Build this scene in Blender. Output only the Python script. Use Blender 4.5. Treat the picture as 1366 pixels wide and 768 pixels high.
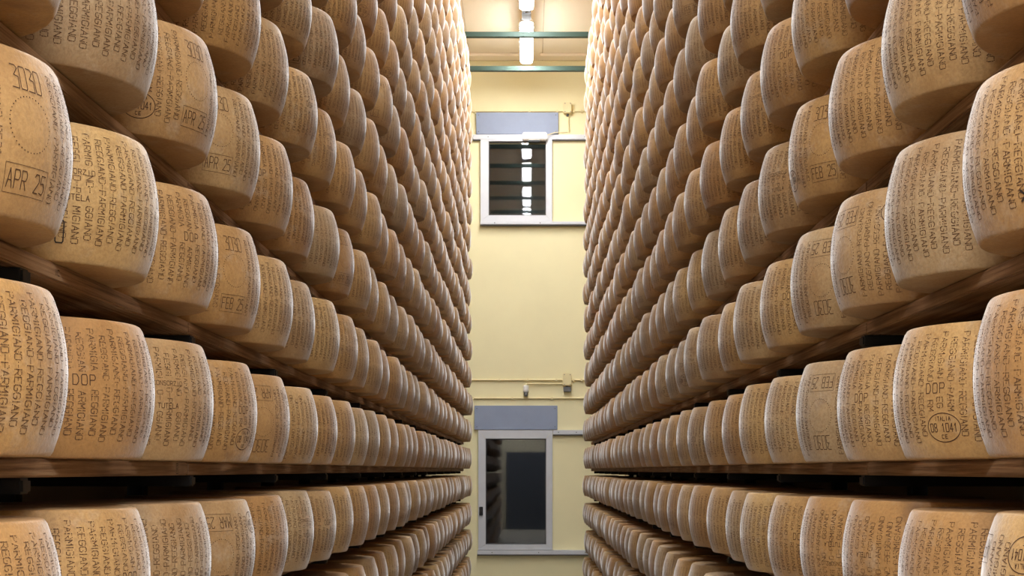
import bpy, math, random
import numpy as np
from mathutils import Vector

random.seed(7)
rng = np.random.default_rng(7)
for o in list(bpy.data.objects):
    bpy.data.objects.remove(o)
scene = bpy.context.scene
COL = scene.collection

# ------------------------------------------------------------------ camera, world, exposure
F_PX = 1890.0                 # focal length in pixels of the 1366 px wide frame
VPX, VPY = 703.5, 627.0       # where the aisle vanishes
EYE = 1.682                   # eye height above the floor
cam_data = bpy.data.cameras.new('camera')
cam = bpy.data.objects.new('camera', cam_data)
COL.objects.link(cam)
cam.location = (0, 0, EYE)
cam.rotation_euler = (math.pi / 2, 0, 0)
cam_data.sensor_fit = 'HORIZONTAL'
cam_data.sensor_width = 36.0
cam_data.lens = 36.0 * F_PX / 1366.0
cam_data.shift_x = -(VPX - 683.0) / 1366.0
cam_data.shift_y = (VPY - 384.0) / 1366.0
cam_data.clip_start = 0.05
cam_data.clip_end = 100
scene.camera = cam

world = bpy.data.worlds.new('world')
scene.world = world
world.use_nodes = True
world.node_tree.nodes['Background'].inputs[0].default_value = (1.0, 0.97, 0.93, 1)
world.node_tree.nodes['Background'].inputs[1].default_value = 0.02

scene.view_settings.view_transform = 'Standard'
scene.view_settings.look = 'None'
scene.view_settings.gamma = 1.0
scene.view_settings.use_curve_mapping = False
scene.view_settings.exposure = 1.70
scene.cycles.diffuse_bounces = 8
LAMP_STRENGTH = 12.0           # glow of the diffusers themselves
LAMP_WATTS = 15.0
FILL_WATTS = 58.0  # added lamps behind the camera, brightening the near wheels
LAMP_COLOR = (0.96, 0.98, 1.0, 1)

# ------------------------------------------------------------------ dimensions
S = 0.31                      # shelf spacing
WALL_Y = 18.17                # window wall
CEIL = EYE + 5.25
WH = 0.228                    # wheel height
WR, WR_END = 0.222, 0.204     # wheel radius at the belly and at the rims
WX = 0.850                    # wheel centre off the aisle's middle
PITCH = 0.455
D0 = 1.905                    # first wheel in view
COLS = range(-3, 33)
ROWS = range(-5, 15)
BT = 0.029                    # board thickness
BX0, BX1 = 0.747, 1.10
BOARD0 = EYE + 0.018          # top of the board at eye level


ORD = ['', 'first', 'second', 'third', 'fourth', 'fifth', 'sixth', 'seventh', 'eighth', 'ninth', 'tenth', 'eleventh', 'twelfth',
       'thirteenth', 'fourteenth', 'fifteenth', 'sixteenth', 'seventeenth', 'eighteenth', 'nineteenth', 'twentieth', 'twenty-first',
       'twenty-second', 'twenty-third', 'twenty-fourth', 'twenty-fifth', 'twenty-sixth', 'twenty-seventh', 'twenty-eighth', 'twenty-ninth']


def px(x, y, depth=WALL_Y):
    """a point on the window wall from the place where it shows"""
    return ((x - VPX) * depth / F_PX, EYE + (VPY - y) * depth / F_PX)


# ------------------------------------------------------------------ node helpers
def new_mat(name):
    m = bpy.data.materials.new(name)
    m.use_nodes = True
    nt = m.node_tree
    return m, nt, nt.nodes['Principled BSDF']


def node(nt, kind, **kw):
    n = nt.nodes.new(kind)
    for k, v in kw.items():
        setattr(n, k, v)
    return n


def ramp(nt, fac, stops, interp='LINEAR'):
    r = node(nt, 'ShaderNodeValToRGB')
    cr = r.color_ramp
    cr.interpolation = interp
    while len(cr.elements) > 1:
        cr.elements.remove(cr.elements[-1])
    cr.elements[0].position = stops[0][0]
    cr.elements[0].color = stops[0][1]
    for p, c in stops[1:]:
        e = cr.elements.new(p)
        e.color = c
    nt.links.new(fac, r.inputs[0])
    return r.outputs[0]


def mix(nt, fac, a, b, blend='MIX'):
    n = node(nt, 'ShaderNodeMix', data_type='RGBA', blend_type=blend)
    for sock, val in ((n.inputs[0], fac), (n.inputs[6], a), (n.inputs[7], b)):
        if isinstance(val, (int, float)):
            sock.default_value = val
        elif isinstance(val, tuple):
            sock.default_value = val
        else:
            nt.links.new(val, sock)
    return n.outputs[2]


def math_node(nt, op, a, b=None):
    n = node(nt, 'ShaderNodeMath', operation=op)
    for i, v in enumerate((a, b)):
        if v is None:
            continue
        if isinstance(v, (int, float)):
            n.inputs[i].default_value = v
        else:
            nt.links.new(v, n.inputs[i])
    return n.outputs[0]


def noise(nt, vec, scale, detail=4, rough=0.6, dim='3D', w=None):
    n = node(nt, 'ShaderNodeTexNoise', noise_dimensions='4D' if w is not None else dim)
    n.inputs['Scale'].default_value = scale
    n.inputs['Detail'].default_value = detail
    n.inputs['Roughness'].default_value = rough
    nt.links.new(vec, n.inputs['Vector'])
    if w is not None:
        nt.links.new(w, n.inputs['W'])
    return n.outputs['Fac']


def srgb(r, g, b):
    def f(c):
        c /= 255.0
        return c / 12.92 if c <= 0.04045 else ((c + 0.055) / 1.055) ** 2.4
    return (f(r), f(g), f(b), 1.0)


def bump(nt, height, strength, dist, bsdf):
    b = node(nt, 'ShaderNodeBump')
    b.inputs['Strength'].default_value = strength
    b.inputs['Distance'].default_value = dist
    nt.links.new(height, b.inputs['Height'])
    nt.links.new(b.outputs[0], bsdf.inputs['Normal'])


def G(v):
    return (v, v, v, 1)


# ------------------------------------------------------------------ materials
def rind_material(name, joined):
    m, nt, b = new_mat(name)
    if joined:
        a = node(nt, 'ShaderNodeAttribute', attribute_name='tint')
        rnd = a.outputs['Fac']
        tc = node(nt, 'ShaderNodeNewGeometry')
        vec = tc.outputs['Position']
    else:
        oi = node(nt, 'ShaderNodeObjectInfo')
        rnd = oi.outputs['Random']
        tc = node(nt, 'ShaderNodeTexCoord')
        vec = tc.outputs['Object']
    w = math_node(nt, 'MULTIPLY', rnd, 37.0)
    base = ramp(nt, rnd, [(0.0, srgb(204, 168, 112)), (0.2, srgb(192, 148, 90)), (0.4, srgb(200, 168, 120)), (0.55, srgb(174, 148, 114)),
                          (0.7, srgb(198, 156, 98)), (0.85, srgb(180, 134, 80)), (1.0, srgb(202, 164, 110))])
    big = noise(nt, vec, 7.0, 3, 0.55, w=w)
    base = mix(nt, ramp(nt, big, [(0.42, G(0)), (0.66, G(0.55))]), base, srgb(156, 112, 64))
    blotch = noise(nt, vec, 16.0, 4, 0.65, w=math_node(nt, 'ADD', w, 11.3))
    base = mix(nt, ramp(nt, blotch, [(0.55, G(0)), (0.72, G(0.5))]), base, srgb(192, 172, 146))
    purple = noise(nt, vec, 9.0, 3, 0.6, w=math_node(nt, 'ADD', w, 5.1))
    base = mix(nt, ramp(nt, purple, [(0.63, G(0)), (0.8, G(0.6))]), base, srgb(110, 84, 76))
    fine = noise(nt, vec, 160.0, 3, 0.7)
    base = mix(nt, ramp(nt, fine, [(0.35, G(0.3)), (0.6, G(0))]), base, srgb(132, 96, 60))
    if joined:
        uv = node(nt, 'ShaderNodeUVMap', uv_map='rind')
        sep = node(nt, 'ShaderNodeSeparateXYZ')
        nt.links.new(uv.outputs[0], sep.inputs[0])
        st = math_node(nt, 'SINE', math_node(nt, 'MULTIPLY', sep.outputs[0], 2 * math.pi * 64))
        st = math_node(nt, 'MULTIPLY_ADD', st, 0.5)
        st.node.inputs[2].default_value = 0.5
        inside = ramp(nt, sep.outputs[1], [(0.08, G(0)), (0.1, G(1)), (0.86, G(1)), (0.88, G(0))])
        speck = noise(nt, vec, 240.0, 2, 0.5)
        ink = math_node(nt, 'MULTIPLY', st, ramp(nt, speck, [(0.35, G(0.3)), (0.6, G(0.75))]))
        ink = math_node(nt, 'MULTIPLY', ink, inside)
        base = mix(nt, math_node(nt, 'MULTIPLY', ink, 0.55), base, srgb(84, 54, 30))
    hs = node(nt, 'ShaderNodeHueSaturation')
    hs.inputs['Saturation'].default_value = 1.0
    hs.inputs['Value'].default_value = 0.86
    nt.links.new(base, hs.inputs['Color'])
    nt.links.new(hs.outputs[0], b.inputs['Base Color'])
    b.inputs['Roughness'].default_value = 0.55
    b.inputs['Specular IOR Level'].default_value = 0.4
    tn = node(nt, 'ShaderNodeTexCoord')
    sn = node(nt, 'ShaderNodeSeparateXYZ')
    nt.links.new(tn.outputs['Normal'], sn.inputs[0])
    rim_sheen = ramp(nt, math_node(nt, 'ABSOLUTE', sn.outputs[2]), [(0.5, G(0.6)), (0.9, G(0.08))])   # cool sheen imitates rim light on the pricked sides, kept weak on flats
    nt.links.new(rim_sheen, b.inputs['Sheen Weight'])
    b.inputs['Sheen Roughness'].default_value = 0.35
    b.inputs['Sheen Tint'].default_value = (0.95, 0.97, 1.0, 1)
    bump(nt, math_node(nt, 'ADD', fine, math_node(nt, 'MULTIPLY', blotch, 3.0)), 0.35, 0.002, b)
    return m


M_RIND = rind_material('cheese_rind', False)
M_RIND_JOINED = rind_material('cheese_rind_far', True)

m, nt, b = new_mat('pricked_lettering')
b.inputs['Base Color'].default_value = srgb(86, 57, 34)
b.inputs['Roughness'].default_value = 0.8
M_DOT = m
m, nt, b = new_mat('pressed_stamp')
b.inputs['Base Color'].default_value = srgb(92, 58, 32)
b.inputs['Roughness'].default_value = 0.8
b.inputs['Base Color'].default_value = srgb(76, 49, 29)
M_STAMP = m

m, nt, b = new_mat('black_ink')
b.inputs['Base Color'].default_value = srgb(48, 36, 26)
b.inputs['Roughness'].default_value = 0.7
M_INK = m

m, nt, b = new_mat('aged_wood')
tc = node(nt, 'ShaderNodeTexCoord')
mp = node(nt, 'ShaderNodeMapping')
mp.inputs['Scale'].default_value = (50, 1.4, 70)
nt.links.new(tc.outputs['Object'], mp.inputs[0])
oi = node(nt, 'ShaderNodeObjectInfo')
w = math_node(nt, 'MULTIPLY', oi.outputs['Random'], 19.0)
g = noise(nt, mp.outputs[0], 2.2, 6, 0.65, w=w)
c = ramp(nt, g, [(0.28, srgb(80, 57, 40)), (0.46, srgb(142, 110, 82)), (0.6, srgb(176, 146, 114)), (0.78, srgb(116, 88, 63))])
st = noise(nt, tc.outputs['Object'], 3.5, 4, 0.6, w=w)
c = mix(nt, ramp(nt, st, [(0.5, G(0)), (0.72, G(0.6))]), c, srgb(92, 68, 48))
nt.links.new(c, b.inputs['Base Color'])
b.inputs['Roughness'].default_value = 0.6
bump(nt, g, 0.5, 0.004, b)
M_WOOD = m


def paint(name, col, rough=0.6, var=0.06, scale=3.0, metal=0.0, stain=None):
    m, nt, b = new_mat(name)
    tc = node(nt, 'ShaderNodeTexCoord')
    n = noise(nt, tc.outputs['Object'], scale, 5, 0.6)
    dark = tuple(max(0, v * (1 - var * 3)) for v in col[:3]) + (1,)
    c = mix(nt, ramp(nt, n, [(0.35, G(0.5)), (0.65, G(0))]), col, dark)
    if stain:
        n2 = noise(nt, tc.outputs['Object'], scale * 0.35, 5, 0.7)
        c = mix(nt, ramp(nt, n2, [(0.55, G(0)), (0.75, G(0.4))]), c, stain)
    nt.links.new(c, b.inputs['Base Color'])
    b.inputs['Roughness'].default_value = rough
    b.inputs['Metallic'].default_value = metal
    n3 = noise(nt, tc.outputs['Object'], 60, 3, 0.6)
    bump(nt, n3, 0.08, 0.003, b)
    return m


M_WALL = paint('yellow_wall_paint', srgb(240, 231, 188), 0.65, 0.03, 1.6, stain=srgb(234, 222, 174))
M_SIDE = paint('plaster', srgb(196, 184, 160), 0.85, 0.05)
M_HALL = paint('passage_paint', srgb(150, 143, 124), 0.8, 0.04)
M_CEIL = paint('ceiling_panel_paint', srgb(240, 224, 198), 0.6, 0.03, 1.2)
M_JOINT = paint('ceiling_joint', srgb(190, 165, 130), 0.8, 0.03)
M_FLOOR = paint('floor_resin', srgb(140, 135, 125), 0.4, 0.06)
M_GREEN = paint('green_steel_paint', srgb(44, 68, 58), 0.6, 0.05)
M_ALU = paint('brushed_aluminium', srgb(206, 209, 216), 0.45, 0.04, 6, metal=0.15)
M_BLUE = paint('blue_grey_panel', srgb(146, 158, 184), 0.55, 0.05, 4)
M_WHITE = paint('white_plastic', srgb(232, 230, 226), 0.4, 0.02)
M_CREAM = paint('cream_conduit', srgb(232, 218, 170), 0.5, 0.03)
M_BLACK = paint('black_steel', srgb(24, 24, 28), 0.5, 0.05)
M_STEEL = paint('galvanised_steel', srgb(120, 122, 124), 0.5, 0.06, metal=0.6)
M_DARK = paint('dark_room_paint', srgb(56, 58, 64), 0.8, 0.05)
M_DOOR = paint('dark_door_paint', srgb(48, 52, 62), 0.5, 0.05)
M_SHADOWGAP = paint('grey_rubber', srgb(84, 84, 88), 0.7, 0.05)

m, nt, b = new_mat('window_glass')
b.inputs['Base Color'].default_value = (0.75, 0.8, 0.83, 1)
b.inputs['Roughness'].default_value = 0.02
b.inputs['Transmission Weight'].default_value = 1.0
b.inputs['IOR'].default_value = 1.5
M_GLASS = m

m, nt, b = new_mat('lit_diffuser')
b.inputs['Base Color'].default_value = (0.9, 0.9, 0.88, 1)
b.inputs['Emission Color'].default_value = LAMP_COLOR
b.inputs['Emission Strength'].default_value = LAMP_STRENGTH
M_LIT = m


# ------------------------------------------------------------------ mesh helpers
def link(name, me, mat=None, parent=None, loc=None):
    o = bpy.data.objects.new(name, me)
    COL.objects.link(o)
    if mat is not None and me is not None and not me.materials:
        me.materials.append(mat)
    if parent is not None:
        o.parent = parent
    if loc is not None:
        o.location = loc
    return o


class MB:
    """collects boxes, tubes and lathes into one mesh"""
    def __init__(self):
        self.v, self.f, self.smooth = [], [], []

    def add(self, verts, faces, smooth=False):
        o = len(self.v)
        self.v += [tuple(p) for p in verts]
        self.f += [tuple(i + o for i in f) for f in faces]
        self.smooth += [smooth] * len(faces)
        return self

    def box(self, x0, x1, y0, y1, z0, z1, bev=0.0):
        if bev <= 0:
            v = [(x, y, z) for x in (x0, x1) for y in (y0, y1) for z in (z0, z1)]
            f = [(0, 1, 3, 2), (4, 6, 7, 5), (0, 4, 5, 1), (2, 3, 7, 6), (0, 2, 6, 4), (1, 5, 7, 3)]
            return self.add(v, f)
        import bmesh
        bm = bmesh.new()
        bmesh.ops.create_cube(bm, size=1.0)
        for q in bm.verts:
            q.co = Vector(((x0 + x1) / 2 + q.co.x * (x1 - x0), (y0 + y1) / 2 + q.co.y * (y1 - y0),
                           (z0 + z1) / 2 + q.co.z * (z1 - z0)))
        bmesh.ops.bevel(bm, geom=list(bm.edges), offset=bev, segments=2, affect='EDGES')
        bm.verts.index_update()
        self.add([q.co[:] for q in bm.verts], [[q.index for q in f.verts] for f in bm.faces])
        bm.free()
        return self

    def tube(self, pts, r, seg=10):
        pts = [Vector(p) for p in pts]
        rings = []
        n = len(pts)
        up = None
        for i, p in enumerate(pts):
            t = (pts[min(i + 1, n - 1)] - pts[max(i - 1, 0)]).normalized()
            if up is None:
                up = Vector((0, 0, 1)) if abs(t.z) < 0.9 else Vector((1, 0, 0))
            a = t.cross(up).normalized()
            bb = t.cross(a).normalized()
            up = bb.cross(t) * -1 if False else up
            rings.append([p + a * r * math.cos(2 * math.pi * k / seg) + bb * r * math.sin(2 * math.pi * k / seg)
                          for k in range(seg)])
        v = [q for ring in rings for q in ring]
        f = []
        for i in range(n - 1):
            for k in range(seg):
                k2 = (k + 1) % seg
                f.append((i * seg + k, i * seg + k2, (i + 1) * seg + k2, (i + 1) * seg + k))
        self.add(v, f, True)
        self.add(rings[0], [tuple(range(seg))])
        self.add(rings[-1], [tuple(range(seg))])
        return self

    def lathe(self, prof, cx=0, cy=0, cz=0, seg=24):
        v, f = [], []
        for r, z in prof:
            for k in range(seg):
                a = 2 * math.pi * k / seg
                v.append((cx + r * math.cos(a), cy + r * math.sin(a), cz + z))
        for i in range(len(prof) - 1):
            for k in range(seg):
                k2 = (k + 1) % seg
                f.append((i * seg + k, i * seg + k2, (i + 1) * seg + k2, (i + 1) * seg + k))
        f.append(tuple(range(seg))[::-1])
        f.append(tuple((len(prof) - 1) * seg + k for k in range(seg)))
        return self.add(v, f, True)

    def prism_y(self, poly, y0, y1):
        """extrude an x,z outline along y"""
        n = len(poly)
        v = [(x, y0, z) for x, z in poly] + [(x, y1, z) for x, z in poly]
        f = [tuple(range(n)), tuple(range(n, 2 * n))[::-1]]
        f += [(i, i + n, (i + 1) % n + n, (i + 1) % n) for i in range(n)]
        return self.add(v, f)

    def mesh(self, name):
        import bmesh
        me = bpy.data.meshes.new(name)
        me.from_pydata(self.v, [], self.f)
        me.polygons.foreach_set('use_smooth', self.smooth)
        bm = bmesh.new()
        bm.from_mesh(me)
        bmesh.ops.recalc_face_normals(bm, faces=bm.faces)
        bm.to_mesh(me)
        bm.free()
        me.update()
        return me

    def build(self, name, mat, parent=None, loc=None):
        return link(name, self.mesh(name), mat, parent, loc)


def tag(o, label, cat, group=None):
    o['label'] = label
    o['category'] = cat
    if group:
        o['group'] = group
    return o


def struct(o, label=None):
    o['kind'] = 'structure'
    if label:
        o['label'] = label
    return o


def empty(name, loc=(0, 0, 0), parent=None):
    o = bpy.data.objects.new(name, None)
    COL.objects.link(o)
    o.location = loc
    o.empty_display_size = 0.1
    if parent:
        o.parent = parent
    return o


# ------------------------------------------------------------------ the room
SW = 1.25                      # side walls added unseen behind the racks so the gaps stay dark
HALL_Y = -4.0
HALL_C = 4.4                    # unseen passage ceiling, set low so its added lamps reach the near wheels
struct(MB().box(-4.1, 4.1, HALL_Y - 0.1, WALL_Y + 1.6, -0.1, 0.0).build('floor', M_FLOOR), 'grey resin floor of the store')

W1 = [px(652, 189), px(728.3, 288)]        # upper glass opening
W2 = [px(647, 585), px(728, 726)]          # lower glass opening
wb = MB()
x0, x1 = -SW - 0.1, SW + 0.1
y0, y1 = WALL_Y, WALL_Y + 0.15
ul, ur, ut, ub_ = W1[0][0], W1[1][0], W1[0][1], W1[1][1]
ll, lr, lt, lb = W2[0][0], W2[1][0], W2[0][1], W2[1][1]
for (a, c, d, e) in ((x0, x1, ut, CEIL), (x0, ul, ub_, ut), (ur, x1, ub_, ut), (x0, x1, lt, ub_),
                     (x0, ll, lb, lt), (lr, x1, lb, lt), (x0, x1, 0.0, lb)):
    wb.box(a, c, y0, y1, d, e)
struct(wb.build('wall_far', M_WALL), 'pale yellow painted end wall with two glazed hatches')
struct(MB().box(-SW - 0.1, -SW, -0.2, WALL_Y + 0.0, 0, CEIL).build('wall_left', M_SIDE), 'unseen plaster wall added behind the rack to darken its gaps')
struct(MB().box(SW, SW + 0.1, -0.2, WALL_Y + 0.0, 0, CEIL).build('wall_right', M_SIDE), 'unseen plaster wall added behind the rack to darken its gaps')
nb = MB()
nb.box(-4.1, 4.1, HALL_Y - 0.1, HALL_Y, 0, HALL_C)
nb.box(-4.1, -4.0, HALL_Y, -0.2, 0, HALL_C)
nb.box(4.0, 4.1, HALL_Y, -0.2, 0, HALL_C)
nb.box(-SW - 0.1, SW + 0.1, -0.3, -0.2, HALL_C, CEIL)
nb.box(-4.0, -SW - 0.1, -0.3, -0.2, 0, CEIL)
nb.box(SW + 0.1, 4.0, -0.3, -0.2, 0, CEIL)
struct(nb.build('wall_near', M_HALL), 'pale yellow walls of the cross passage')
db = MB()
db.box(-0.6, 0.6, HALL_Y, HALL_Y + 0.04, 0, 2.2)
dr = struct(db.build('door_1', M_DOOR), 'dark grey door in the passage wall')
MB().box(0.45, 0.52, HALL_Y + 0.04, HALL_Y + 0.09, 1.0, 1.15, 0.01).build('door_handle', M_STEEL, dr)
# dark rooms behind the two hatches
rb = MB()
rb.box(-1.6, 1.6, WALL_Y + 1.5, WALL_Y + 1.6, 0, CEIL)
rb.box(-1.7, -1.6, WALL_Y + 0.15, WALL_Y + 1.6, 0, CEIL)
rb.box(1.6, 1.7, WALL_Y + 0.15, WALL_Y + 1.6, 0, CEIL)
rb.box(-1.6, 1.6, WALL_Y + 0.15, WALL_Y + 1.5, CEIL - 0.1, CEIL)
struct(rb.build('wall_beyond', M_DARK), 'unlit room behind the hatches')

ceil = struct(MB().box(-4.1, 4.1, HALL_Y - 0.1, WALL_Y + 0.15, CEIL + 0.02, CEIL + 0.12).build('ceiling', M_JOINT),
              'beige panelled ceiling above the aisle')
PW, PL = 0.925, 2.4
pm = MB().box(0.003, PW - 0.003, 0.003, PL - 0.003, 0, 0.02, 0.002).mesh('ceiling_panel')
for i in range(-2, 2):
    for j in range(8):
        link('ceiling_panel', pm, M_CEIL, ceil, (0.19 + i * PW, WALL_Y - (j + 1) * PL, CEIL))
struct(MB().box(-4.1, 4.1, HALL_Y, -0.3, HALL_C, HALL_C + 0.1).build('ceiling_hall', M_CEIL), 'beige ceiling of the unseen cross passage, set low for its added lamps')
cy0, cy1 = WALL_Y - 0.34, WALL_Y - 0.14
struct(MB().box(-1.2, -0.10, cy0, cy1, CEIL - 0.035, CEIL - 0.001, 0.006).build('trim_1', M_CEIL), 'beige ceiling strip near the end wall')
struct(MB().box(0.16, 1.2, cy0, cy1, CEIL - 0.035, CEIL - 0.001, 0.006).build('trim_2', M_CEIL), 'beige ceiling strip beyond the lamp')


# ------------------------------------------------------------------ windows (sliding hatches with rails)
def frame_bars(o, xl, xr, zb, zt, gx0, gx1, gz0, gz1, yf, yb):
    """four mitred bars between an outer and an inner rectangle"""
    quads = [[(xl, zt), (xr, zt), (gx1, gz1), (gx0, gz1)], [(xl, zb), (gx0, gz0), (gx1, gz0), (xr, zb)],
             [(xl, zb), (xl, zt), (gx0, gz1), (gx0, gz0)], [(xr, zb), (gx1, gz0), (gx1, gz1), (xr, zt)]]
    g = 0.0012
    for q in quads:
        cx = sum(p[0] for p in q) / 4
        cz = sum(p[1] for p in q) / 4
        q2 = [(x + (g if cx > x else -g), z + (g if cz > z else -g)) for x, z in q]
        MB().prism_y(q2, yf, yb).build('frame_bar', M_ALU, o)
    # rubber bead round the glass
    bd = MB()
    t = 0.012
    for (a, c, d, e) in ((gx0, gx1, gz1 - t, gz1), (gx0, gx1, gz0, gz0 + t), (gx0, gx0 + t, gz0 + t, gz1 - t), (gx1 - t, gx1, gz0 + t, gz1 - t)):
        bd.box(a, c, yf + 0.02, yb, d, e)
    bd.build('glazing_bead', M_SHADOWGAP, o)


def make_window(n, outer, glass, rails, panel, label):
    o = struct(empty('window_%d' % n, (0, 0, 0)), label)
    (xl, zt), (xr, zb) = px(*outer[:2]), px(*outer[2:])
    (gx0, gz1), (gx1, gz0) = px(*glass[:2]), px(*glass[2:])
    yf, yb = WALL_Y - 0.055, WALL_Y - 0.005
    frame_bars(o, xl, xr, zb, zt, gx0, gx1, gz0, gz1, yf, yb)
    MB().box(gx0 + 0.004, gx1 - 0.004, yf + 0.026, yf + 0.034, gz0 + 0.004, gz1 - 0.004).build('pane', M_GLASS, o)
    for (rx0, ry0, rx1, ry1, dep) in rails:
        (a, d), (c, e) = px(rx0, ry0), px(rx1, ry1)
        r = MB()
        r.box(a, c, WALL_Y - dep, WALL_Y - 0.001, e, d, 0.004)
        ro = r.build('slide_rail', M_ALU, o)
        MB().box(a, c, WALL_Y - dep + 0.01, WALL_Y - 0.002, e - 0.012, e - 0.0005).build('rail_lip', M_SHADOWGAP, ro)
        for t in (0.12, 0.5, 0.88):
            s = MB()
            s.tube([(a + (c - a) * t, WALL_Y - dep - 0.004, (d + e) / 2), (a + (c - a) * t, WALL_Y - dep, (d + e) / 2)], 0.007, 8)
            s.build('screw', M_STEEL, ro)
    (a, d), (c, e) = px(*panel[:2]), px(*panel[2:])
    p = MB().box(a, c, WALL_Y - 0.045, WALL_Y - 0.001, e, d, 0.004).build('cover_panel', M_BLUE, o)
    for fx in (0.03, 0.97):
        for fz in (0.12, 0.88):
            s = MB()
            X, Z = a + (c - a) * fx, e + (d - e) * fz
            s.tube([(X, WALL_Y - 0.049, Z), (X, WALL_Y - 0.045, Z)], 0.007, 8)
            s.build('screw', M_STEEL, p)
    return o


win1 = make_window(1, (641, 187.2, 736.5, 296.2), (652, 189.5, 728.3, 288),
                   [(631, 180.5, 800, 187.0, 0.05), (641, 296.6, 800, 300.5, 0.08)], (635.3, 151, 744.7, 180),
                   'upper sliding glazed hatch with white metal frame and rails')
(a, d), (c, e) = px(697, 179), px(729.5, 189.5)
mo = MB().box(a, c, WALL_Y - 0.13, WALL_Y - 0.056, e, d, 0.012).build('drive_box', M_WHITE, win1)
(a2, d2), (c2, e2) = px(705, 188), px(720, 192)
MB().box(a2, c2, WALL_Y - 0.12, WALL_Y - 0.06, e2, e - 0.0005, 0.004).build('drive_shadow', M_BLACK, mo)  # dark block standing in for the shadow below the drive box
win2 = make_window(2, (638, 573.6, 737, 732.8), (648, 585, 728.5, 725.5),
                   [(737.4, 573.6, 800, 579.5, 0.05), (637, 733.2, 800, 739, 0.08)], (633, 541, 743.5, 573),
                   'lower sliding glazed hatch with grey aluminium frame and black latch')
(a, d), (c, e) = px(639.5, 675.5), px(644.5, 687)
lt_ = MB()
lt_.box(a, c, WALL_Y - 0.075, WALL_Y - 0.0555, e, d, 0.005)
lt_.box(a + 0.012, c - 0.012, WALL_Y - 0.09, WALL_Y - 0.075, (d + e) / 2 - 0.02, (d + e) / 2 + 0.02, 0.004)
lt_.build('latch', M_BLACK, win2)


# ------------------------------------------------------------------ conduits, boxes, sensor on the end wall
def conduit(y_px, xa, xb, label, r=0.012):
    o = empty('cable_conduit', (px(xa, y_px)[0], WALL_Y, px(xa, y_px)[1]))
    tag(o, label, 'conduit')
    L = px(xb, y_px)[0] - px(xa, y_px)[0]
    MB().tube([(0, -0.014, 0), (L, -0.014, 0)], r, 10).build('pipe', M_CREAM, o)
    n = 4
    for i in range(n):
        x = L * (0.06 + 0.88 * i / (n - 1))
        MB().box(x - 0.012, x + 0.012, -0.03, -0.001, -0.02, 0.016, 0.003).build('clip', M_CREAM, o)
    return o


conduit(148.7, 625, 751, 'thin cream conduit pipe above the upper blue-grey panel', 0.009)
conduit(148.7, 763, 800, 'short thin cream conduit pipe beside the upper junction box', 0.009)
conduit(506.7, 620, 750, 'cream conduit pipe running into the lower junction box')
conduit(506.7, 762.6, 800, 'short cream conduit pipe leaving the lower junction box')
conduit(531, 620, 800, 'cream conduit pipe just above the lower blue-grey panel')


def junction_box(x0p, y0p, x1p, y1p, label):
    (a, d), (c, e) = px(x0p, y0p), px(x1p, y1p)
    o = empty('junction_box', ((a + c) / 2, WALL_Y, e))
    tag(o, label, 'junction box')
    w, h = (c - a) / 2, d - e
    MB().box(-w, w, -0.07, -0.001, 0, h, 0.008).build('box_body', M_CREAM, o)
    lid = MB().box(-w + 0.004, w - 0.004, -0.085, -0.0705, 0.004, h - 0.004, 0.006).build('lid', M_CREAM, o)
    for sx in (-1, 1):
        for z in (0.02, h - 0.02):
            MB().tube([(sx * (w - 0.018), -0.088, z), (sx * (w - 0.018), -0.085, z)], 0.006, 8).build('screw', M_STEEL, lid)
    MB().tube([(0, -0.035, -0.03), (0, -0.035, -0.0005)], 0.016, 10).build('cable_gland', M_SHADOWGAP, o)
    return o


junction_box(751.7, 138, 762.5, 153, 'upper cream junction box beside the upper blue-grey panel')
jb = junction_box(750.8, 498, 762.3, 515, 'lower cream junction box with grey socket on the conduit')
(a, d), (c, e) = px(751.5, 516), px(761.5, 522.5)
MB().box(-(c - a) / 2, (c - a) / 2, -0.06, -0.001, e - jb.location.z, d - jb.location.z, 0.006).build('socket', M_STEEL, jb)
# drop cable from the upper junction box to the hatch drive
X, Z = px(758, 153)
X2, Z2 = px(758, 178)
X3, Z3 = px(729.8, 179)
cb = MB().tube([(X, WALL_Y - 0.035, Z - 0.032), (X, WALL_Y - 0.03, Z - 0.1), (X2 + 0.01, WALL_Y - 0.03, Z2 + 0.05), (X2, WALL_Y - 0.04, Z2 + 0.01),
                (X2 - 0.03, WALL_Y - 0.06, Z2), (X3 + 0.1, WALL_Y - 0.075, Z3 + 0.004), (X3 + 0.005, WALL_Y - 0.09, Z3 - 0.03)], 0.006, 8)
tag(cb.build('drive_cable', M_CREAM), 'thin cream cable dropping from the upper junction box to the hatch drive', 'cable')
# sensor
X, Z = px(701.5, 514)
so = tag(empty('motion_sensor', (X, WALL_Y, px(701.5, 529)[1])), 'small white round sensor with grey nose hanging between two conduit pipes', 'sensor')
MB().lathe([(0.022, 0.05), (0.034, 0.056), (0.036, 0.075), (0.036, 0.125), (0.03, 0.14), (0.012, 0.146)], 0, -0.05, 0, 20).build('sensor_body', M_WHITE, so)
MB().lathe([(0.010, 0.0), (0.022, 0.006), (0.028, 0.02), (0.026, 0.0495)], 0, -0.05, 0, 20).build('sensor_nose', M_STEEL, so)
xe = px(750.5, 512)[0] - X
ze = px(750, 512)[1] - so.location.z
MB().tube([(0.0, -0.05, 0.1465), (0.004, -0.046, 0.158), (0.03, -0.03, ze), (0.06, -0.02, ze), (xe, -0.02, ze)], 0.009, 8).build('sensor_pipe', M_CREAM, so)


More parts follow.
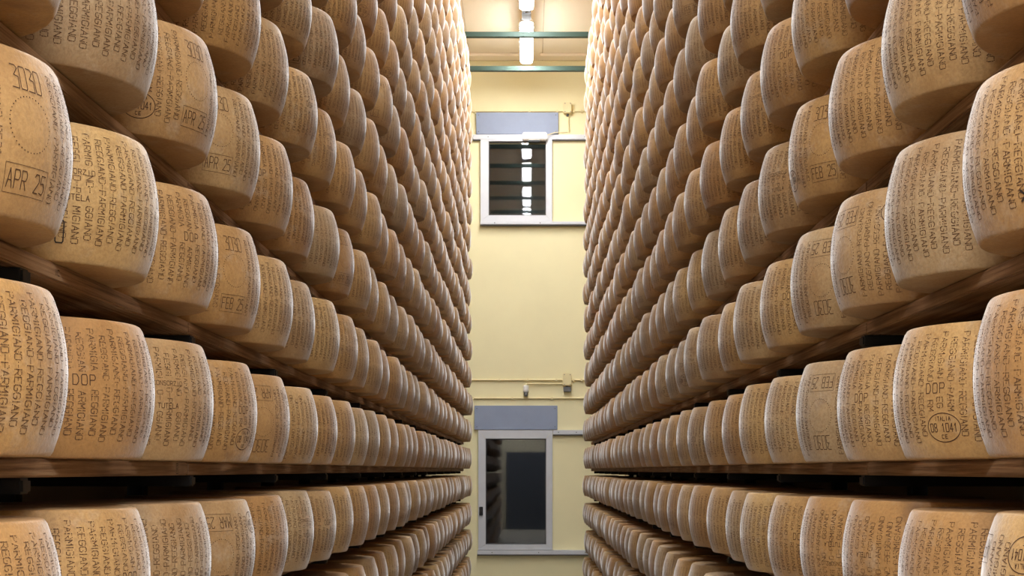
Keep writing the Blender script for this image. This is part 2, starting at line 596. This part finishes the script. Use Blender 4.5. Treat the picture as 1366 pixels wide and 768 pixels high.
# ------------------------------------------------------------------ tie beams across the aisle
BEAM_H = EYE + 4.75
bm_ = MB()
bm_.box(-1.2, 1.2, -0.03, 0.03, -0.028, 0.028, 0.004)
beam_mesh = bm_.mesh('tie_beam')
flange = MB().box(-0.004, 0.004, -0.06, 0.06, -0.05, 0.05, 0.002).mesh('end_flange')
UPR0, UPR_STEP = 2.10, 1.05
for i in range(12):
    yb_ = 16.78 - 1.31 * i
    o = tag(link('tie_beam', beam_mesh, M_GREEN, None, (0, yb_, BEAM_H)),
            ['green steel beam crossing the aisle just before the end wall, beyond the lamp',
             'green steel beam crossing below the middle of the last ceiling lamp'][i] if i < 2 else
            ORD[i + 1] + ' green steel beam over the aisle counted from the end wall', 'beam', 'green tie beams across the aisle')
    for s in (-1, 1):
        link('end_flange', flange, M_GREEN, o, (s * 1.205, 0, 0))

# ------------------------------------------------------------------ ceiling lamps
def capsule(w, y0, y1, r=0.05, n=6):
    """plan outline (x,y) with rounded corners"""
    pts = []
    for cx, cy, a0 in ((w - r, y1 - r, 0), (-w + r, y1 - r, 90), (-w + r, y0 + r, 180), (w - r, y0 + r, 270)):
        for k in range(n + 1):
            a = math.radians(a0 + 90 * k / n)
            pts.append((cx + r * math.cos(a), cy + r * math.sin(a)))
    return pts


def loft(outlines):
    v, f = [], []
    n = len(outlines[0][0])
    for pts, z in outlines:
        v += [(x, y, z) for x, y in pts]
    for i in range(len(outlines) - 1):
        for k in range(n):
            k2 = (k + 1) % n
            f.append((i * n + k, i * n + k2, (i + 1) * n + k2, (i + 1) * n + k))
    f.append(tuple(range(n)))
    f.append(tuple((len(outlines) - 1) * n + k for k in range(n))[::-1])
    return v, f


LL = 1.45
LAMP_Z = EYE + 4.93
v, f = loft([(capsule(0.075, 0, LL, 0.055), 0.07), (capsule(0.075, 0, LL, 0.055), 0.034), (capsule(0.070, 0.006, LL - 0.006, 0.05), 0.018),
             (capsule(0.05, 0.025, LL - 0.025, 0.035), 0.008)])
diff_me = MB().add(v, f, True).mesh('diffuser')
v, f = loft([(capsule(0.07, 0.004, LL - 0.004, 0.05), 0.11), (capsule(0.076, 0, LL, 0.055), 0.095), (capsule(0.076, 0, LL, 0.055), 0.0705)])
body_me = MB().add(v, f, True).mesh('housing')
clip_me = MB().box(-0.006, 0.006, -0.014, 0.014, 0.055, 0.085, 0.002).mesh('clip')
rod_me = MB().tube([(0, 0, 0), (0, 0, CEIL - LAMP_Z - 0.111)], 0.006, 8).mesh('hanger_rod')
gl = MB()
gl.tube([(0, -0.44, 0.075), (0, 0, 0.075)], 0.018, 10)
gl.box(-0.05, 0.05, -0.34, -0.10, 0.045, 0.117, 0.01)
conn_me = gl.mesh('connector')


def tube_light(watts):
    ld = bpy.data.lights.new('tube_light', 'AREA')
    ld.shape = 'RECTANGLE'
    ld.size, ld.size_y = 0.10, LL - 0.06
    ld.energy = watts
    ld.color = LAMP_COLOR[:3]
    ld.spread = math.radians(178)
    return ld


lamp_aisle, lamp_fill = tube_light(LAMP_WATTS), tube_light(FILL_WATTS)


def ceiling_lamp(x, y, label, group, conn=True, rz=0.0, z=LAMP_Z):
    o = tag(empty('ceiling_lamp', (x, y, z)), label, 'lamp', group)
    o.rotation_euler.z = rz
    link('housing', body_me, M_WHITE, o)
    link('diffuser', diff_me, M_LIT, o)
    for t in (0.2, 0.72, 1.25):
        for s in (-1, 1):
            link('clip', clip_me, M_STEEL, o, (s * 0.079, t, 0))
    ld = lamp_fill if z < LAMP_Z - 1 else lamp_aisle
    lo = bpy.data.objects.new('tube_light', ld)
    COL.objects.link(lo)
    lo.parent = o
    lo.location = (0, LL / 2, 0.006)
    if conn:
        for t in (0.3, LL - 0.3):
            link('hanger_rod', rod_me, M_STEEL, o, (0, t, 0.1105))
        link('connector', conn_me, M_STEEL, o)
    return o


for i in range(10):
    ceiling_lamp(-0.01, 15.80 - 2.0 * i, ['lit white tube lamp next to the end wall, green beam below it',
                                           'lit white tube lamp joined on before the end wall lamp'][i] if i < 2 else
                 ORD[i + 1] + ' lit white tube lamp over the aisle counted from the end wall', 'lamps along the aisle ceiling')
for x in (-1.0, 1.0):
    for y in (-1.2, -2.8):
        ceiling_lamp(x + 0.75, y, 'added fill lamp of the unseen passage %s the dark door, %s side' % ('close to' if y < -2 else 'away from', 'latch' if x < 0 else 'junction-box'), 'added fill lamps over the cross passage', False, math.pi / 2, HALL_C - 0.112)  # unseen lamps added to light the near wheels from the front

# ------------------------------------------------------------------ the two racks
RACKS = {}
SEG = 2.70
board_mb = MB()
n = 8
prof_top, prof_bot = [], []
board_me = MB().box(BX0, BX1, 0.001, SEG - 0.001, -BT, 0, 0.003).mesh('shelf_board')
board_me_m = MB().box(-BX1, -BX0, 0.001, SEG - 0.001, -BT, 0, 0.003).mesh('shelf_board')
arm_me = MB().box(0.742, 1.13, -0.02, 0.02, -0.024, 0, 0.004).mesh('cross_arm')
arm_me_m = MB().box(-1.13, -0.742, -0.02, 0.02, -0.024, 0, 0.004).mesh('cross_arm')
post_me = MB().box(1.131, 1.181, -0.025, 0.025, 0, BEAM_H - 0.03, 0.004).mesh('upright_post')
post_me_m = MB().box(-1.181, -1.131, -0.025, 0.025, 0, BEAM_H - 0.03, 0.004).mesh('upright_post')
for side in (-1, 1):
    rk = tag(empty('cheese_rack', (0, 0, 0)),
             'tall rack of wooden boards on black cross arms, ' + ('beside the hatch latch' if side < 0 else 'beside the junction boxes'),
             'rack', 'cheese racks')
    RACKS[side] = rk
    for r in ROWS:
        z = BOARD0 + S * r
        for k in range(6):
            link('shelf_board', board_me if side > 0 else board_me_m, M_WOOD, rk, (0, 0.42 + k * SEG, z))
        for k in range(-1, 14):
            link('cross_arm', arm_me if side > 0 else arm_me_m, M_BLACK, rk, (0, UPR0 + UPR_STEP * k, z - BT - 0.0005))
    for k in range(-1, 14):
        link('upright_post', post_me if side > 0 else post_me_m, M_BLACK, rk, (0, UPR0 + UPR_STEP * k, 0.0))

# ------------------------------------------------------------------ lettering: a stroke alphabet
FONT = {
    'A': [[(0, 0), (0.5, 1), (1, 0)], [(0.2, 0.38), (0.8, 0.38)]],
    'B': [[(0, 0), (0, 1), (0.8, 1), (1, 0.78), (0.75, 0.53), (0, 0.53)], [(0.75, 0.53), (1, 0.27), (0.8, 0), (0, 0)]],
    'C': [[(1, 0.95), (0.2, 1), (0, 0.8), (0, 0.2), (0.2, 0), (1, 0.05)]],
    'D': [[(0, 0), (0, 1), (0.7, 1), (1, 0.7), (1, 0.3), (0.7, 0), (0, 0)]],
    'E': [[(1, 1), (0, 1), (0, 0), (1, 0)], [(0, 0.5), (0.8, 0.5)]],
    'F': [[(1, 1), (0, 1), (0, 0)], [(0, 0.5), (0.8, 0.5)]],
    'G': [[(1, 0.85), (0.8, 1), (0.2, 1), (0, 0.8), (0, 0.2), (0.2, 0), (0.8, 0), (1, 0.2), (1, 0.48), (0.55, 0.48)]],
    'I': [[(0.5, 0), (0.5, 1)]],
    'L': [[(0, 1), (0, 0), (1, 0)]],
    'M': [[(0, 0), (0, 1), (0.5, 0.4), (1, 1), (1, 0)]],
    'N': [[(0, 0), (0, 1), (1, 0), (1, 1)]],
    'O': [[(0.15, 0), (0.85, 0), (1, 0.15), (1, 0.85), (0.85, 1), (0.15, 1), (0, 0.85), (0, 0.15), (0.15, 0)]],
    'P': [[(0, 0), (0, 1), (0.8, 1), (1, 0.82), (1, 0.65), (0.8, 0.47), (0, 0.47)]],
    'R': [[(0, 0), (0, 1), (0.8, 1), (1, 0.82), (1, 0.65), (0.8, 0.47), (0, 0.47)], [(0.45, 0.47), (1, 0)]],
    'S': [[(1, 0.9), (0.8, 1), (0.2, 1), (0, 0.8), (0.15, 0.55), (0.85, 0.45), (1, 0.2), (0.8, 0), (0.2, 0), (0, 0.1)]],
    'T': [[(0, 1), (1, 1)], [(0.5, 1), (0.5, 0)]],
    'U': [[(0, 1), (0, 0.15), (0.2, 0), (0.8, 0), (1, 0.15), (1, 1)]],
    'Z': [[(0, 1), (1, 1), (0, 0), (1, 0)]],
    '-': [[(0.1, 0.5), (0.9, 0.5)]],
    '0': [[(0.12, 0), (0.88, 0), (1, 0.08), (1, 0.92), (0.88, 1), (0.12, 1), (0, 0.92), (0, 0.08), (0.12, 0)]],
    '1': [[(0.2, 0.75), (0.5, 1), (0.5, 0)]],
    '2': [[(0, 0.85), (0.2, 1), (0.8, 1), (1, 0.8), (1, 0.6), (0, 0), (1, 0)]],
    '3': [[(0, 1), (0.7, 1), (1, 0.88), (0.35, 0.55), (1, 0.5), (1, 0), (0, 0)]],
    '4': [[(0.7, 0), (0.7, 1), (0, 0.3), (1, 0.3)]],
    '5': [[(1, 1), (0.1, 1), (0, 0.55), (0.7, 0.6), (1, 0.4), (1, 0.2), (0.75, 0), (0, 0.05)]],
    '8': [[(0.2, 0.52), (0, 0.75), (0.2, 1), (0.8, 1), (1, 0.75), (0.8, 0.52), (0.2, 0.52), (0, 0.25), (0.2, 0), (0.8, 0), (1, 0.25), (0.8, 0.52)]],
    'X': [[(0, 0), (1, 1)], [(0, 1), (1, 0)]],
    ' ': [],
}


def wheel_radius(v):
    t = np.clip(np.asarray(v) / (WH / 2), -1, 1)
    return WR - (WR - 0.1990) * t ** 2


def text_lines(s, cx, cy, cw, ch, adv):
    out = []
    x = cx - (len(s) * adv - (adv - cw)) / 2
    for c in s:
        for pl in FONT[c]:
            out.append([(x + p[0] * cw, cy - ch / 2 + p[1] * ch) for p in pl])
        x += adv
    return out


def sample(pl, pitch):
    pts = []
    for (a, b_) in zip(pl[:-1], pl[1:]):
        L = math.hypot(b_[0] - a[0], b_[1] - a[1])
        k = max(1, int(round(L / pitch)))
        for i in range(k):
            t = i / k
            pts.append((a[0] + (b_[0] - a[0]) * t, a[1] + (b_[1] - a[1]) * t))
    pts.append(pl[-1])
    return pts


def wrap_quads(quads, name, mat, lift=0.0006):
    """quads: (n,4,2) array of (u,v) on the rind; lays them on the barrel"""
    q = np.asarray(quads, dtype=np.float64)
    n = len(q)
    u, vv = q[..., 0].ravel(), q[..., 1].ravel()
    r = wheel_radius(vv) + lift
    th = u / WR
    co = np.stack([r * np.cos(th), r * np.sin(th), vv], axis=1)
    me = bpy.data.meshes.new(name)
    me.vertices.add(4 * n)
    me.vertices.foreach_set('co', co.ravel())
    me.loops.add(4 * n)
    me.loops.foreach_set('vertex_index', np.arange(4 * n))
    me.polygons.add(n)
    me.polygons.foreach_set('loop_start', np.arange(n) * 4)
    me.polygons.foreach_set('loop_total', np.full(n, 4))
    me.update(calc_edges=True)
    me.materials.append(mat)
    return me


def dots(pts, h):
    p = np.asarray(pts)
    off = np.array([(-1, -1), (1, -1), (1, 1), (-1, 1)]) * 1.0
    hh = h * (0.8 + 0.4 * rng.random((len(p), 1, 1)))
    return p[:, None, :] + off[None] * hh


def ribbon(pl, w):
    q = []
    pts = []
    for (a, b_) in zip(pl[:-1], pl[1:]):
        L = math.hypot(b_[0] - a[0], b_[1] - a[1])
        k = max(1, int(math.ceil(L / 0.008)))
        for i in range(k):
            pts.append(((a[0] + (b_[0] - a[0]) * i / k, a[1] + (b_[1] - a[1]) * i / k),
                        (a[0] + (b_[0] - a[0]) * (i + 1) / k, a[1] + (b_[1] - a[1]) * (i + 1) / k)))
    for a, b_ in pts:
        dx, dy = b_[0] - a[0], b_[1] - a[1]
        L = math.hypot(dx, dy) or 1
        nx, ny = -dy / L * w / 2, dx / L * w / 2
        ex, ey = dx / L * w * 0.4, dy / L * w * 0.4
        q.append([(a[0] - nx - ex, a[1] - ny - ey), (b_[0] - nx + ex, b_[1] - ny + ey), (b_[0] + nx + ex, b_[1] + ny + ey), (a[0] + nx - ex, a[1] + ny - ey)])
    return q


def circle(cx, cy, rx, ry, n=40):
    return [(cx + rx * math.cos(2 * math.pi * k / n), cy + ry * math.sin(2 * math.pi * k / n)) for k in range(n + 1)]


DEG = math.pi / 180 * WR
OVAL_DEG, TUT_DEG, DOP2_DEG = -36.0, 92.0, 150.0
NCOL = 64


def lettering(month, seed, stamps=True, marks=True):
    r_ = random.Random(seed)
    clear = []
    part = {}
    def put(name, lines, w_, deg):
        part.setdefault(name, ([], deg))[0].extend((pl, w_) for pl in lines)
    dotted = {}
    if stamps:
        # number, dotted ring and dated box
        put('number_stamp', text_lines('3030', 0, 0.070, 0.0115, 0.031, 0.0145), 0.0013, 0)
        dotted['ring_stamp'] = (sample(circle(0, 0.009, 0.037, 0.037), 0.0042), 0.00085, 0)
        bx = [(-0.040, -0.084), (0.040, -0.084), (0.040, -0.046), (-0.040, -0.046), (-0.040, -0.084)]
        put('date_stamp', [bx], 0.0007, 0)
        put('date_stamp', text_lines(month + ' 25', 0, -0.065, 0.009, 0.024, 0.0125), 0.0014, 0)
        clear.append((-0.044, 0.044, -0.12, 0.12))
        cu, cv = OVAL_DEG * DEG, -0.062
        put('oval_stamp', [circle(cu, cv, 0.034, 0.024)], 0.0014, OVAL_DEG)
        put('oval_stamp', text_lines('08 1041', cu, cv, 0.0058, 0.0135, 0.0082), 0.0014, OVAL_DEG)
        put('oval_stamp', text_lines('ITALIA', cu, cv + 0.0148, 0.0038, 0.0065, 0.0056), 0.0011, OVAL_DEG)
        put('oval_stamp', text_lines('CE', cu, cv - 0.015, 0.004, 0.006, 0.007), 0.0011, OVAL_DEG)
        clear.append((cu - 0.037, cu + 0.037, cv - 0.03, cv + 0.028))
        cu -= 0.012
        put('origin_stamp', text_lines('DOP', cu, 0.004, 0.0095, 0.0165, 0.0145), 0.0014, OVAL_DEG)
        clear.append((cu - 0.022, cu + 0.022, -0.007, 0.015))
    # consortium mark and second origin mark
    if marks:
      cu = TUT_DEG * DEG
      put('guild_stamp', text_lines('TUTELA', cu, -0.012, 0.006, 0.009, 0.0082), 0.0011, TUT_DEG)
      put('consortium_stamp', text_lines('CONSORZIO', cu, 0.03, 0.0055, 0.008, 0.0078), 0.0009, TUT_DEG)
      clear.append((cu - 0.027, cu + 0.027, -0.018, -0.006))
      clear.append((cu - 0.036, cu + 0.036, 0.025, 0.036))
      cu = DOP2_DEG * DEG
      put('origin_mark', text_lines('DOP', cu, 0.012, 0.0095, 0.0165, 0.0145), 0.0014, DOP2_DEG)
      clear.append((cu - 0.023, cu + 0.023, 0.001, 0.023))
    pts = []
    span = 2 * math.pi * WR
    adv0, cw0, ch = 0.0099, 0.0074, 0.0118
    for k in range(NCOL):
        u0 = -span / 2 + (k + 0.5) * span / NCOL
        s = 'PARMIGIANO-REGGIANO' if k % 2 else 'REGGIANO-PARMIGIANO'
        top = 0.094 + (0.004 if k % 2 else -0.006) + r_.uniform(-0.002, 0.002)
        du = r_.uniform(-0.0012, 0.0012)
        pen = top
        for i, c in enumerate(s):
            adv, cw = (0.0052, 0.0027) if c == 'I' else (adv0, cw0)
            vc = pen - adv / 2
            pen -= adv
            if any(a - 0.004 < u0 < b_ + 0.004 and c0 - 0.003 < vc < c1 + 0.003 for a, b_, c0, c1 in clear):
                continue
            wear = 0.04 + 0.2 * max(0, math.sin(u0 * 9 + vc * 21 + seed * 1.7))
            for pl in FONT[c]:
                for (x, y) in sample(pl and [(p[0] * cw, p[1] * ch) for p in pl], 0.00175):
                    if r_.random() < wear:
                        continue
                    pts.append((u0 + du - ch / 2 + y, vc + adv / 2 - (x + (adv - cw) / 2)))
    q1 = [dots(pts, 0.00066)]
    out = [('lettering', wrap_quads(np.concatenate(q1), 'lettering', M_DOT), None)]
    for nm, (p, h, deg) in dotted.items():
        out.append((nm, wrap_quads(dots(p, h), nm, M_STAMP, 0.0008), deg))
    for nm, (lines, deg) in part.items():
        q2 = []
        for pl, w_ in lines:
            q2 += ribbon(pl, w_)
        out.append((nm, wrap_quads(q2, nm, M_STAMP, 0.0008), deg))
    return out


LET = {'APR': lettering('APR', 1), 'FEB': lettering('FEB', 2), 'MAR': lettering('MAR', 3), 'PLAIN': lettering('APR', 4, False),
       'BARE': lettering('APR', 5, False, False)}

# small brands burnt into two board fronts
for (tx, y, r, ty) in (('R', 3.02, 0, 0.013), ('IC', 2.25, 1, 0.009)):
    lines = text_lines(tx, 0, 0, 0.009, ty, 0.0115)
    if tx == 'R':
        lines.append([(-0.009, -0.0105), (0.009, -0.0105), (0.009, 0.0105), (-0.009, 0.0105), (-0.009, -0.0105)])
    vs, fs = [], []
    for pl in lines:
        for q in ribbon(pl, 0.0014):
            fs.append(tuple(range(len(vs), len(vs) + 4)))
            vs += [(-BX0 + 0.0006, u, v_) for u, v_ in q]
    MB().add(vs, fs).build('brand_mark', M_INK, RACKS[-1], (0, y, BOARD0 + S * r - BT / 2))

# ------------------------------------------------------------------ cheese wheels
def wheel_profile(nside=10):
    h = WH / 2
    p = [(0.0001, -h), (0.10, -h), (0.1935, -h), (0.1963, -h + 0.0004), (0.1982, -h + 0.0016), (0.1996, -h + 0.0038)]
    z0 = -h + 0.0075
    for i in range(nside + 1):
        z = z0 + (2 * abs(z0)) * i / nside
        p.append((float(wheel_radius(z)), z))
    p += [(r, -z) for r, z in reversed(p[:6])]
    return p


def wheel_arrays(seg, nside, wob=0.0, seed=0):
    prof = wheel_profile(nside)
    r_ = random.Random(seed)
    ph = [r_.uniform(0, 6.28) for _ in range(6)]
    co, faces, uvs = [], [], []
    n = len(prof)
    for i, (r, z) in enumerate(prof):
        for k in range(seg):
            a = 2 * math.pi * k / seg
            dz = wob * (math.sin(2 * a + ph[0]) + 0.6 * math.sin(3 * a + ph[1])) * (1 if z > 0.1 else 0) * (r / 0.2)
            co.append((r * math.cos(a), r * math.sin(a), z + dz))
    for i in range(n - 1):
        for k in range(seg):
            k2 = (k + 1) % seg
            faces.append((i * seg + k, i * seg + k2, (i + 1) * seg + k2, (i + 1) * seg + k))
            v0, v1 = (prof[i][1] + WH / 2) / WH, (prof[i + 1][1] + WH / 2) / WH
            if prof[i][0] < 0.1965 and prof[i + 1][0] < 0.1965:
                v0 = v1 = 0.0
            uvs += [(k / seg, v0), ((k + 1) / seg, v0), ((k + 1) / seg, v1), (k / seg, v1)]
    return np.array(co), np.array(faces), np.array(uvs)


wheel_meshes = []
for s in range(4):
    co, fa, uv = wheel_arrays(72, 10, 0.0006, s)
    me = bpy.data.meshes.new('round_cheese')
    me.from_pydata(co.tolist(), [], fa.tolist())
    me.polygons.foreach_set('use_smooth', [True] * len(fa))
    me.materials.append(M_RIND)
    me.update()
    wheel_meshes.append(me)

ROW_FIT = {(-1, 1): (1.930, 0.4655), (-1, 0): (1.910, 0.457), (-1, 2): (1.925, 0.466), (-1, -1): (1.885, 0.458),
           (1, 0): (1.975, 0.4455), (1, 1): (2.020, 0.451), (1, 2): (2.040, 0.453), (1, -1): (1.945, 0.4405)}
spots = []
for side in (-1, 1):
    for r in ROWS:
        y0_, p_ = ROW_FIT.get((side, r), (rng.uniform(1.90, 1.95) if side < 0 else rng.uniform(1.97, 2.06), 0.46 if side < 0 else 0.453))
        for c_ in COLS:
            steady = -1 <= r <= 2 and c_ <= 4
            y = y0_ + p_ * c_ + (0 if steady else rng.uniform(-0.0012, 0.0012))
            if y > 16.4:
                continue
            x = side * (WX + (0 if steady else rng.uniform(-0.010, 0.014)))
            spots.append(dict(side=side, row=r, col=c_, x=x, y=y, z=BOARD0 + S * r + 0.0004,
                              sz=rng.uniform(0.975, 1.025), sr=(0.994 if p_ > 0.446 else 0.985) - rng.uniform(0, 0.006)))


def frame_share(s):
    """how much of the picture the wheel takes, cut to the frame"""
    d = s['y']
    if d < 1.75:
        return 0
    xe = abs(VPX + F_PX * (s['x'] - s['side'] * WR) / d * 1.0)
    xc = VPX + F_PX * s['x'] / d
    w0, w1 = sorted((xc, VPX + F_PX * (s['x'] - s['side'] * WR) / d))
    t = VPY - F_PX * (s['z'] + WH - EYE) / d
    b_ = VPY - F_PX * (s['z'] - EYE) / d
    a = (min(w1, 1366) - max(w0, 0), min(b_, 768) - max(t, 0))
    if a[0] <= 0 or a[1] <= 0:
        return 0
    return a[0] * a[1]


for s in spots:
    s['share'] = frame_share(s)
order = sorted(spots, key=lambda s: -s['share'])
near = [s for s in order[:300] if s['share'] > 0]
near_ids = {id(s) for s in near}

# wheels whose marks can be read: (side,row,col) -> (variant, mark, picture column of the mark, upside down, label)
HERO = {
    (-1, 1, 0): ('APR', 'main', 45, False, 'cheese wheel with APR 25 box and dotted ring, first on its board, sloping board above'),
    (-1, 1, 1): ('APR', 'tutela', 100, False, 'cheese wheel marked TUTELA, right behind the big APR 25 wheel on the board'),
    (-1, 1, 2): ('MAR', 'dop2', 256, False, 'cheese wheel marked DOP, two places behind the big APR 25 wheel'),
    (-1, 2, 1): ('APR', 'dop2', 118, False, 'cheese wheel marked DOP, beside the wheel with 08 1041 oval on latch-side rack'),
    (-1, 2, 2): ('APR', 'main', 266, False, 'cheese wheel with both an 08 1041 oval and a dotted ring, latch-side rack'),
    (-1, 2, 3): ('APR', 'main', 295, False, 'cheese wheel dated APR 25, right behind the latch-side wheel with 08 1041 oval'),
    (-1, 0, 1): ('APR', 'dop2', 112, False, 'cheese wheel marked DOP on the eye-level board, second from its open end'),
    (-1, 0, 2): ('FEB', 'tutela', 226, False, 'cheese wheel marked TUTELA on the eye-level board of the latch-side rack'),
    (-1, 0, 3): ('APR', 'oval', 329, False, 'cheese wheel with oval stamp low on its edge, eye-level board, latch-side rack'),
    (-1, 0, 4): ('APR', 'main', 352, True, 'cheese wheel with upside-down 3030 at its foot, eye-level board, latch-side rack'),
    (-1, -1, 3): ('MAR', 'main', 296, True, 'cheese wheel with an upside-down date near its rim, first shelf below eye level, latch side'),
    (1, 2, 3): ('FEB', 'main', 1095, False, 'cheese wheel with FEB 25 box and number 3030 above a dotted ring'),
    (1, 2, 1): ('BARE', 'main', 1500, False, 'large cheese wheel overhanging its board two shelves above eye level, junction-box side'),
    (1, 2, 2): ('BARE', 'main', 1500, False, 'fully lettered cheese wheel standing in front of the FEB 25 ringed wheel'),
    (1, 1, 0): ('BARE', 'main', 1500, False, 'first cheese wheel on the sloping board below the large overhanging one, junction-box side'),
    (1, 1, 1): ('BARE', 'main', 1500, False, 'fully lettered cheese wheel right above the wheel with DOP and 08 1041 oval'),
    (1, 1, 2): ('FEB', 'main', 1124, True, 'cheese wheel with upside-down marks along its shaded edge, above the plain eye-level wheels'),
    (1, 1, 3): ('FEB', 'main', 1094, True, 'cheese wheel with upside-down 3030 at its foot, behind a wheel marked alike'),
    (1, 0, 0): ('BARE', 'main', 1500, False, 'first cheese wheel on the eye-level board, in front of the 08 1041 oval wheel'),
    (1, 0, 1): ('APR', 'oval', 1254, False, 'cheese wheel with DOP and a clear ITALIA 08 1041 CE oval on eye-level board'),
    (1, 0, 2): ('PLAIN', 'dop2', 1146, False, 'cheese wheel with faint DOP, right behind the eye-level wheel with oval'),
    (1, 0, 3): ('FEB', 'main', 1092, True, 'cheese wheel with an upside-down date at its top, two behind the oval wheel, eye level'),
    (1, -1, 0): ('APR', 'oval', 1358, True, 'cheese wheel with upside-down oval near its rim, below the eye-level board'),
    (1, -1, 1): ('BARE', 'main', 1800, False, 'fully lettered cheese wheel behind the one with upside-down oval'),
    (1, -1, 2): ('MAR', 'tutela', 1150, True, 'cheese wheel with upside-down consortium text, below the eye-level board, junction-box side'),
    (1, -1, 3): ('FEB', 'tutela', 1108, True, 'cheese wheel with dark upside-down consortium text, next behind another such wheel'),
}
LEVEL = {-4: 'level with the lower hatch sill', -3: 'level with the bottom of the lower hatch', -2: 'level with the black latch',
         -1: 'just below the eye-level board', 0: 'on the eye-level board', 1: 'one shelf above the eye-level board',
         2: 'level with the lower blue-grey panel', 3: 'level with the white sensor', 4: 'one shelf above the sensor',
         5: 'two shelves above the sensor', 6: 'three shelves above the sensor', 7: 'four shelves above the sensor',
         8: 'five shelves above the sensor', 9: 'one shelf below the upper hatch', 10: 'level with the upper hatch sill',
         11: 'one shelf above the upper hatch sill', 12: 'level with the upper hatch middle', 13: 'level with the upper hatch top',
         14: 'on the topmost shelf', -5: 'on the lowest shelf'}
EXTRA = {(-1, 1, 1): ('0', 80, -0.068, 0.013, 0.034, 0.0022), (1, 1, 0): ('X', 1361, -0.072, 0.016, 0.014, 0.003)}
MARK_DEG = {'main': 0.0, 'oval': OVAL_DEG, 'tutela': TUT_DEG, 'dop2': DOP2_DEG}
near.sort(key=lambda s: (s['side'], s['row'], s['col']))
for s in near:
    key = (s['side'], s['row'], s['col'])
    hero = HERO.get(key)
    cd = math.degrees(math.atan2(-s['y'], -s['x']))          # from the wheel to the eye
    if hero:
        var, mark, mx, flip, label = hero
        xc = F_PX * s['x'] / s['y']
        D = math.hypot(s['x'], s['y'])
        phi = math.atan2(s['x'], s['y'])
        al = math.asin(WR / D)
        # walk round the rind until the mark shows in the wanted picture column
        best, bb = 1e9, 0
        for k in range(-85, 86):
            a = math.radians(cd + k)
            X, Y = s['x'] + WR * math.cos(a), s['y'] + WR * math.sin(a)
            e = abs(VPX + F_PX * X / Y - mx)
            if e < best:
                best, bb = e, k
        md = MARK_DEG[mark] * (-1 if flip else 1)
        rot = cd + bb - md
        if mx >= 1500:
            rot = cd + 180
    else:
        var = random.choice(['APR', 'FEB', 'MAR', 'PLAIN', 'PLAIN'])
        flip = random.random() < 0.35
        rot = random.uniform(0, 360)
        if s['row'] == 0:
            var, rot = 'PLAIN', cd - TUT_DEG + 180
        label = None
    h = WH * s['sz']
    o = link('round_cheese', random.choice(wheel_meshes), None, None, (s['x'], s['y'], s['z'] + h / 2))
    o.scale = (s['sr'], s['sr'], s['sz'])
    o.rotation_euler.z = math.radians(rot)
    if label:
        tag(o, label, 'cheese wheel', 'cheese wheels on the racks')
    else:
        ref, rc = ('eye-level TUTELA wheel', 2) if s['side'] < 0 else ('eye-level ITALIA wheel', 1)
        k = s['col'] - rc
        where = ('in the column of the ' if k == 0 else ORD[k] + ' column beyond the ' if k > 0 else ORD[-k] + ' column before the ') + ref
        tag(o, 'cheese wheel %s, %s' % (LEVEL[s['row']], where), 'cheese wheel', 'cheese wheels on the racks')
    for nm, me, deg in LET[var]:
        if deg is not None:
            a = rot + (-deg if flip else deg)
            if math.cos(math.radians(a - cd)) < -0.15:        # on the side turned away into the rack
                continue
        ch_ = link(nm, me, None, o)
        if nm == 'lettering':
            ch_['kind'] = 'stuff'
        if flip:
            ch_.rotation_euler.x = math.pi

    if key in EXTRA:
        tx, mx, vv, cw, chh, wd = EXTRA[key]
        k = min(range(-85, 86), key=lambda q: abs(VPX + F_PX * (s['x'] + WR * math.cos(math.radians(cd + q))) / (s['y'] + WR * math.sin(math.radians(cd + q))) - mx))
        u = ((cd + k - rot + 180) % 360 - 180) * DEG
        q2 = []
        for pl in text_lines(tx, u, vv, cw, chh, cw * 1.4):
            q2 += ribbon(pl, wd)
        link('ink_mark', wrap_quads(q2, 'ink_mark', M_INK, 0.001), None, o)

# the rest of the wheels, past the three hundred largest
far = [s for s in spots if id(s) not in near_ids]
co, fa, uv = wheel_arrays(32, 5)
nv, nf = len(co), len(fa)
N = len(far)
allco = np.empty((N, nv, 3))
for i, s in enumerate(far):
    a = rng.uniform(0, 6.28)
    ca, sa = math.cos(a), math.sin(a)
    x, y = co[:, 0] * s['sr'], co[:, 1] * s['sr']
    allco[i, :, 0] = s['x'] + x * ca - y * sa
    allco[i, :, 1] = s['y'] + x * sa + y * ca
    allco[i, :, 2] = s['z'] + (co[:, 2] + WH / 2) * s['sz']
me = bpy.data.meshes.new('round_cheeses')
me.vertices.add(N * nv)
me.vertices.foreach_set('co', allco.ravel())
idx = (fa[None] + (np.arange(N) * nv)[:, None, None]).ravel()
me.loops.add(N * nf * 4)
me.loops.foreach_set('vertex_index', idx)
me.polygons.add(N * nf)
me.polygons.foreach_set('loop_start', np.arange(N * nf) * 4)
me.polygons.foreach_set('loop_total', np.full(N * nf, 4))
me.polygons.foreach_set('use_smooth', np.ones(N * nf, dtype=bool))
me.update(calc_edges=True)
uvl = me.uv_layers.new(name='rind')
uvl.data.foreach_set('uv', np.tile(uv, (N, 1)).ravel())
at = me.attributes.new('tint', 'FLOAT', 'POINT')
at.data.foreach_set('value', np.repeat(rng.random(N), nv))
me.materials.append(M_RIND_JOINED)
o = link('round_cheeses', me)
o['kind'] = 'stuff'
tag(o, 'hundreds of cheese wheels filling the far shelf ends towards the hatches', 'cheese wheels')
